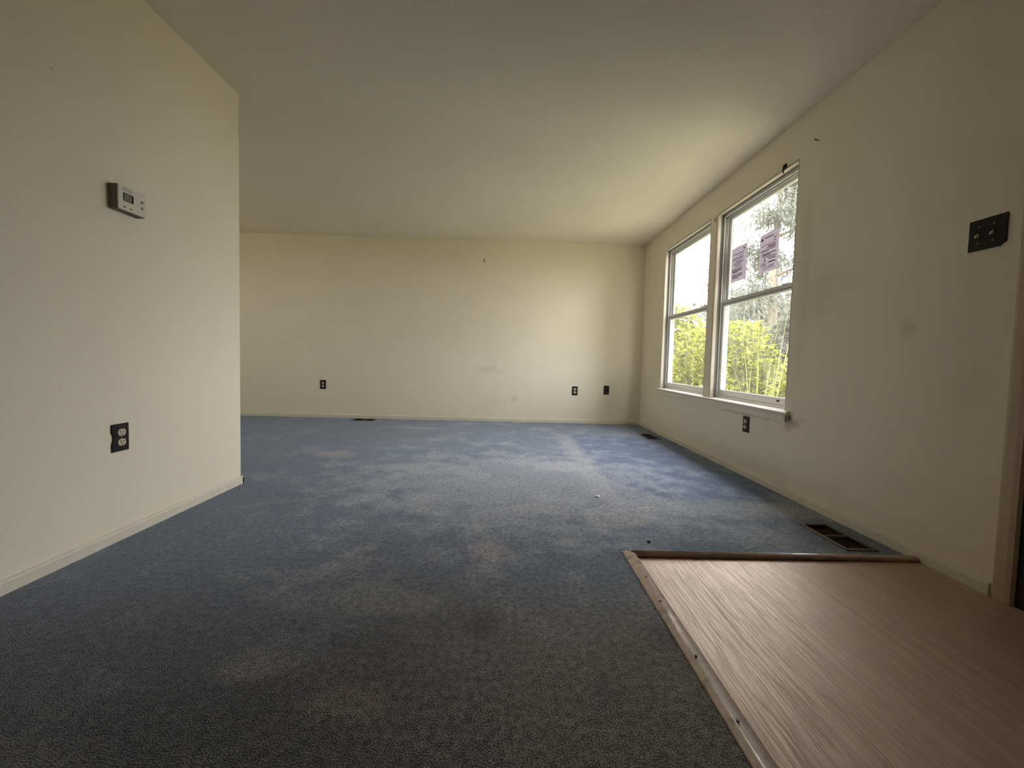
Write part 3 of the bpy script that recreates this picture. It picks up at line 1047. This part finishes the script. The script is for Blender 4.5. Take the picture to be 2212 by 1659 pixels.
# ------------------------------------------------------------------ floor registers
def make_register(x, y, along_x, label):
    root = empty('floor_register', (x, y, 0.0), math.pi / 2 if along_x else 0.0)
    tag(root, label, 'floor register', 'brown floor registers')
    a, b = REG_W / 2, REG_L / 2
    r = 0.013
    fr = MB()
    for x0, x1, y0, y1 in ((-a - r, -a + 0.004, -b - r, b + r), (a - 0.004, a + r, -b - r, b + r),
                           (-a + 0.004, a - 0.004, -b - r, -b + 0.004), (-a + 0.004, a - 0.004, b - 0.004, b + r)):
        fr.box(x0, x1, y0, y1, 0.0005, 0.006)
    fr.build('frame', M['register'], root, bevel=0.002)
    MB().box(-a + 0.004, a - 0.004, -0.006, 0.006, -0.004, 0.0052).build('divider', M['register'], root, bevel=0.0015)
    d = MB()
    d.face([(-a + 0.001, -b + 0.001, -0.028), (a - 0.001, -b + 0.001, -0.028), (a - 0.001, b - 0.001, -0.028), (-a + 0.001, b - 0.001, -0.028)])
    for p, q in (((-1, -1), (1, -1)), ((1, -1), (1, 1)), ((1, 1), (-1, 1)), ((-1, 1), (-1, -1))):
        P = [(p[0] * (a - 0.001), p[1] * (b - 0.001)), (q[0] * (a - 0.001), q[1] * (b - 0.001))]
        d.face([(*P[0], -0.028), (*P[1], -0.028), (*P[1], -0.001), (*P[0], -0.001)])
    d.build('duct_boot', M['duct'], root)
    for half in (-1, 1):
        for k in range(5):
            xc = -a + 0.020 + k * (2 * a - 0.040) / 4
            y0, y1 = (0.007, b - 0.006) if half > 0 else (-b + 0.006, -0.007)
            fin = MB()
            fin.v = [(xc - 0.006, y0, -0.020), (xc - 0.004, y0, -0.020), (xc + 0.007, y0, -0.008), (xc + 0.005, y0, -0.008),
                     (xc - 0.006, y1, -0.020), (xc - 0.004, y1, -0.020), (xc + 0.007, y1, -0.008), (xc + 0.005, y1, -0.008)]
            fin.f = [(0, 1, 2, 3), (4, 7, 6, 5), (0, 4, 5, 1), (1, 5, 6, 2), (2, 6, 7, 3), (3, 7, 4, 0)]
            fin.mi = [0] * 6
            fin.build('louver', M['duct'], root)
    return root


make_register(*REGS[0], 'brown floor register in the carpet next to the plank floor edge')
make_register(*REGS[1], 'brown floor register in the carpet near the far right corner')
make_register(*REGS[2], 'brown floor register seen edge on along the back wall')

# crumbs lying on the carpet
def make_crumb(loc, s, seed, label, mat):
    rr = random.Random(seed)
    bm = bmesh.new()
    bmesh.ops.create_icosphere(bm, subdivisions=2, radius=s)
    for v in bm.verts:
        k = 0.65 + 0.6 * rr.random()
        v.co = Vector((v.co.x * k * 1.3, v.co.y * k, max(v.co.z * k * 0.6, -0.3 * s)))
    me = bpy.data.meshes.new('debris_crumb')
    bm.to_mesh(me)
    bm.free()
    me.materials.append(mat)
    o = link(bpy.data.objects.new('debris_crumb', me))
    o.location = loc
    return tag(o, label, 'debris', 'crumbs on the carpet')


make_crumb((0.552, 2.219, 0.004), 0.012, 1, 'pale crumb of debris on the carpet beside the bluer patch', M['vinyl'])
make_crumb((0.651, 1.664, 0.003), 0.006, 2, 'tiny dark crumb on the carpet above the plank floor corner', M['steel'])

# ================================================================== outdoors
gd = MB()
NG = 40
rg = random.Random(21)
gx0, gx1, gy0, gy1 = -40.0, 60.0, -30.0, 70.0
gv = {}
for i in range(NG + 1):
    for j in range(NG + 1):
        gv[i, j] = (gx0 + (gx1 - gx0) * i / NG, gy0 + (gy1 - gy0) * j / NG, GROUND + (0.10 * rg.random() if i else 0))
for i in range(NG):
    for j in range(NG):
        gd.face([gv[i, j], gv[i + 1, j], gv[i + 1, j + 1], gv[i, j + 1]])
go = gd.build('ground', M['soil'])
weld(go)
tag(go, 'weedy yard ground outside the windows', kind='structure')


def add_leaf(mb, c, d, up_, L, W, fold=0.25):
    """one oval pointed leaf folded along its rib"""
    d = d.normalized()
    s = d.cross(up_)
    if s.length < 1e-4:
        s = d.orthogonal()
    s.normalize()
    n_ = s.cross(d)
    dr = -n_ * L
    m1, m2 = c + d * L * 0.30, c + d * L * 0.66 + dr * 0.05
    tip = c + d * L + dr * 0.14
    e1, e2 = s * W * 0.46, s * W * 0.40
    k = len(mb.v)
    mb.v += [tuple(c), tuple(m1 + e1 + n_ * W * fold), tuple(m2 + e2 + n_ * W * fold), tuple(tip),
             tuple(m2 - e2 + n_ * W * fold), tuple(m1 - e1 + n_ * W * fold), tuple(m1), tuple(m2)]
    mb.f += [(k, k + 6, k + 1), (k + 6, k + 7, k + 2, k + 1), (k + 7, k + 3, k + 2),
             (k, k + 5, k + 6), (k + 6, k + 5, k + 4, k + 7), (k + 7, k + 4, k + 3)]
    mb.mi += [0] * 6


def rdir(rr):
    z = rr.uniform(-0.6, 0.9)
    a = rr.uniform(0, 2 * math.pi)
    s = math.sqrt(max(0, 1 - z * z))
    return Vector((s * math.cos(a), s * math.sin(a), z))


leaf_meshes = []
for (mk, L, W) in (('leaf_lime', 0.080, 0.046), ('leaf_olive', 0.070, 0.038)):
    mb = MB()
    add_leaf(mb, Vector((0, 0, 0)), Vector((1, 0, -0.1)), Vector((0, 0, 1)), L, W)
    leaf_meshes.append(mb.mesh('leaf', M[mk], False, False))


def make_shrub(name, x, y, rx, ry, top, n_leaf, seed, mats, label, group, leaf_l=0.07, stems=7, single=0, cat='shrub'):
    """branching stems with leaves set along twigs; front leaves nearest the windows are objects of their own"""
    rr = random.Random(seed)
    root = empty(name, (x, y, GROUND))
    tag(root, label, cat, group)
    H = top - GROUND
    twigs = []
    for k in range(stems):
        a = 2 * math.pi * k / stems + rr.uniform(-0.4, 0.4)
        r = rr.uniform(0.25, 1.0)
        tip = Vector((rx * r * math.cos(a), ry * r * math.sin(a), H * rr.uniform(0.72, 1.0)))
        mid = Vector((tip.x * 0.35, tip.y * 0.35, tip.z * 0.5))
        b0 = Vector((0.06 * math.cos(a), 0.06 * math.sin(a), -0.02))
        pts = [b0, mid * 0.5 + b0 * 0.5, mid, mid * 0.45 + tip * 0.55 + Vector((0, 0, 0.03)), tip]
        MB().tube(pts, [0.014, 0.012, 0.010, 0.007, 0.003], 6).build('stem', M['stem'], root, smooth=True)
        twigs.append(pts)
    fol = [MB() for _ in mats]
    leaves = []
    for k in range(n_leaf):
        # point inside a lumpy volume
        while True:
            p = Vector((rr.uniform(-1, 1), rr.uniform(-1, 1), rr.uniform(0.0, 1.0)))
            e = (p.x ** 2 + p.y ** 2) / (0.55 + 0.75 * math.sin(math.pi * min(1, 0.25 + 0.75 * p.z)) ** 1.2) + max(0, p.z - 0.82) ** 2 * 9
            lump = 0.82 + 0.3 * math.sin(5.1 * p.x + seed) * math.sin(4.3 * p.y + 2 * seed) + 0.2 * math.sin(9 * p.z + seed)
            if e < lump and (e > 0.25 or rr.random() < 0.35):
                break
        c = Vector((p.x * rx, p.y * ry, p.z * H))
        d = rdir(rr)
        d = (d + Vector((p.x, p.y, 0.1)) * 0.6).normalized()
        L = leaf_l * rr.uniform(0.6, 1.35)
        leaves.append((c, d, L))
    # nearest to the house first
    leaves.sort(key=lambda q: q[0].x * 0.8 + q[0].y * 0.6)
    front = [q for q in leaves if q[0].z > H * 0.45][:single]
    fs = set(id(q) for q in front)
    for q in leaves:
        if id(q) in fs:
            continue
        add_leaf(fol[rr.randrange(len(fol))], q[0], q[1], Vector((rr.uniform(-.5, .5), rr.uniform(-.5, .5), 1)), q[2], q[2] * 0.55)
    for f_, mk in zip(fol, mats):
        fo = f_.build('foliage', M[mk], root, normals=False)
        fo['kind'] = 'stuff'
    for q in front:
        o = bpy.data.objects.new('leaf', leaf_meshes[rr.randrange(2)])
        link(o, root)
        o.location = q[0]
        o.rotation_euler = (rr.uniform(-0.7, 0.7), math.asin(max(-1, min(1, -q[1].z))), math.atan2(q[1].y, q[1].x))
        s = rr.uniform(0.75, 1.25)
        o.scale = (s, s, s)
    return root


SH = 'shrubs outside the windows'
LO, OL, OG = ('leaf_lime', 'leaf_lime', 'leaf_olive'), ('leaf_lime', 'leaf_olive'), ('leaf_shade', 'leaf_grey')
make_shrub('leafy_shrub', 2.70, 5.42, 0.42, 0.50, 1.30, 6000, 3, LO, 'lime green leafy shrub right outside the near window', SH, 0.075, 8, 150)
make_shrub('leafy_shrub', 2.58, 6.85, 0.42, 0.62, 1.38, 6000, 8, LO, 'lime green leafy shrub right outside the far window', SH, 0.075, 8, 150)
make_shrub('leafy_shrub', 3.50, 8.75, 0.98, 0.90, 2.05, 6500, 12, OL, 'olive shrub behind, seen through the left of the far window', SH, 0.12, 8, 0)
make_shrub('leafy_shrub', 4.00, 6.75, 0.80, 0.78, 1.55, 7000, 15, OL, 'taller olive shrub behind, at the left of the near window', SH, 0.09, 8, 0)
make_shrub('leafy_shrub', 4.10, 4.75, 0.62, 0.60, 0.98, 3600, 19, LO, 'low lime shrub at the right edge of the near window', SH, 0.10, 7, 0)
make_shrub('leafy_shrub', 2.95, 3.25, 0.45, 0.45, 0.60, 1500, 23, OL, 'low shrub beside the house wall toward the doorway', SH, 0.08, 7, 0)
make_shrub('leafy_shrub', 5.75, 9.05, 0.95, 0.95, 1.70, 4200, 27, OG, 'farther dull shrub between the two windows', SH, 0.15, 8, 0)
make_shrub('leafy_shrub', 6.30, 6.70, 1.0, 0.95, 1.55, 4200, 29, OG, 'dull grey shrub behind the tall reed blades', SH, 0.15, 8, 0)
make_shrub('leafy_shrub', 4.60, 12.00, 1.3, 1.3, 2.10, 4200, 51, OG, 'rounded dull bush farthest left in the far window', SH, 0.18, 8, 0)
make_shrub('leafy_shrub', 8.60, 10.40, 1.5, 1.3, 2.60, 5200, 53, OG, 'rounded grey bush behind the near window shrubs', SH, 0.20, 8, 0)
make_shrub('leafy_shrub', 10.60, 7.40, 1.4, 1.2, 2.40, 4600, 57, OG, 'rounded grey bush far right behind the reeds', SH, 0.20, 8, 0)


# tall reed grass in front of the near window
def make_grass(x, y, blades, label):
    root = empty('reed_grass', (x, y, GROUND))
    tag(root, label, 'grass')
    for (bx, by, tx, ty, tz, w, sag) in blades:
        mb = MB()
        b0 = Vector((bx, by, 0.0)); t0 = Vector((tx, ty, tz))
        N = 10
        face = Vector((0.55, -0.83, 0.0))
        side = Vector((face.y, -face.x, 0)).normalized()
        prev = None
        for k in range(N + 1):
            s = k / N
            p = b0.lerp(t0, s) + Vector((0, 0, 1)) * (math.sin(math.pi * s) * sag) + (t0 - b0) * 0.0
            ww = w * (0.55 + 0.9 * s if s < 0.4 else (1.0 - s) / 0.6 * 0.9 + 0.04)
            dn = face * (0.12 * ww)
            q = (p - side * ww * 0.5, p + dn, p + side * ww * 0.5)
            if prev is not None:
                mb.face([prev[0], prev[1], q[1], q[0]])
                mb.face([prev[1], prev[2], q[2], q[1]])
            prev = q
        o = mb.build('blade', M['grass'], root, smooth=True, normals=False)
        weld(o)
    return root


rgr = random.Random(5)
bl_ = [(0.00, 0.00, 0.02, -0.46, 2.18, 0.036, 0.05), (0.02, 0.03, 0.05, -0.30, 2.22, 0.030, 0.03), (-0.02, 0.02, 0.00, 0.10, 2.22, 0.026, 0.0),
       (0.03, 0.15, -0.02, -0.26, 2.05, 0.024, 0.14), (0.00, 0.06, 0.05, 0.48, 1.90, 0.024, 0.22), (-0.03, -0.02, 0.0, -0.72, 1.58, 0.028, 0.30),
       (0.01, 0.04, 0.0, 0.62, 1.60, 0.024, 0.28), (-0.02, 0.01, 0.1, 0.22, 1.80, 0.026, 0.04), (0.04, 0.00, 0.12, -0.06, 1.72, 0.034, 0.05),
       (0.00, 0.30, -0.1, 0.02, 1.70, 0.022, 0.16)]
make_grass(2.92, 4.36, bl_, 'tall arching green reed blades in front of the near window')


# background trees
def make_tree(x, y, h, crown_r, trunk_r, n_leaf, seed, mk, label, base=0.25, leaf_l=0.22, droop=0.0):
    rr = random.Random(seed)
    root = empty('yard_tree', (x, y, GROUND))
    tag(root, label, 'tree', 'trees behind the yard')
    tp = [Vector((0, 0, -0.1)), Vector((0.05, 0.02, h * 0.25)), Vector((-0.05, 0.06, h * 0.5)), Vector((0.04, 0.0, h * 0.75)), Vector((0, 0, h * 0.95))]
    MB().tube(tp, [trunk_r, trunk_r * 0.85, trunk_r * 0.65, trunk_r * 0.4, trunk_r * 0.12], 8).build('trunk', M['bark'], root, smooth=True)
    clumps = []
    for k in range(16):
        s = base + (0.97 - base) * (k + rr.random()) / 16
        a = rr.uniform(0, 2 * math.pi)
        rad = crown_r * (1.05 - 0.75 * max(0.0, (s - 0.45) / 0.55)) * (0.55 + 0.45 * rr.random()) * min(1, 0.5 + (s - base) * 2.5)
        p0 = Vector((0, 0, h * s * 0.86))
        p1 = Vector((rad * math.cos(a), rad * math.sin(a), h * s - droop * rad))
        pm = p0 * 0.5 + p1 * 0.5 + Vector((0, 0, 0.08 * h * (1 - s)))
        MB().tube([p0, pm, p1], [trunk_r * 0.28, trunk_r * 0.18, trunk_r * 0.05], 5).build('branch', M['bark'], root, smooth=True)
        clumps.append((p1, crown_r * rr.uniform(0.28, 0.46)))
        clumps.append((pm, crown_r * rr.uniform(0.22, 0.36)))
    mb = MB()
    for k in range(n_leaf):
        c, r = clumps[rr.randrange(len(clumps))]
        d = rdir(rr)
        p = c + d * r * rr.random() ** 0.45
        dd = (d + Vector((0, 0, -droop * 2.0))).normalized()
        add_leaf(mb, p, dd, Vector((rr.uniform(-.6, .6), rr.uniform(-.6, .6), 1)), leaf_l * rr.uniform(0.6, 1.4), leaf_l * rr.uniform(0.25, 0.5))
    fo = mb.build('foliage', M[mk], root, normals=False)
    fo['kind'] = 'stuff'
    return root


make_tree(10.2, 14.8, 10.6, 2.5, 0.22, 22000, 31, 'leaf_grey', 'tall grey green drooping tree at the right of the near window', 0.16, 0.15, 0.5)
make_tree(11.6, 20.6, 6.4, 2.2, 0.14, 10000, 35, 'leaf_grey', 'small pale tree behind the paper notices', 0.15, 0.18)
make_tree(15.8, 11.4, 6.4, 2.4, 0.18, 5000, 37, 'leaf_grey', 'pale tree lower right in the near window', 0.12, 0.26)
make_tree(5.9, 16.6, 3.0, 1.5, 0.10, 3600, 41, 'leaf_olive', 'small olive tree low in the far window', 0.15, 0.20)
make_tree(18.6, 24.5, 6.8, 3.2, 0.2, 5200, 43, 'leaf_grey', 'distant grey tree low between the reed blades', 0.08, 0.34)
make_tree(4.2, -0.3, 6.0, 1.8, 0.12, 5200, 63, 'leaf_olive', 'unseen tree added opposite the doorway to dim the back wall', 0.15, 0.20)  # out of view, added to block sky light from the back wall
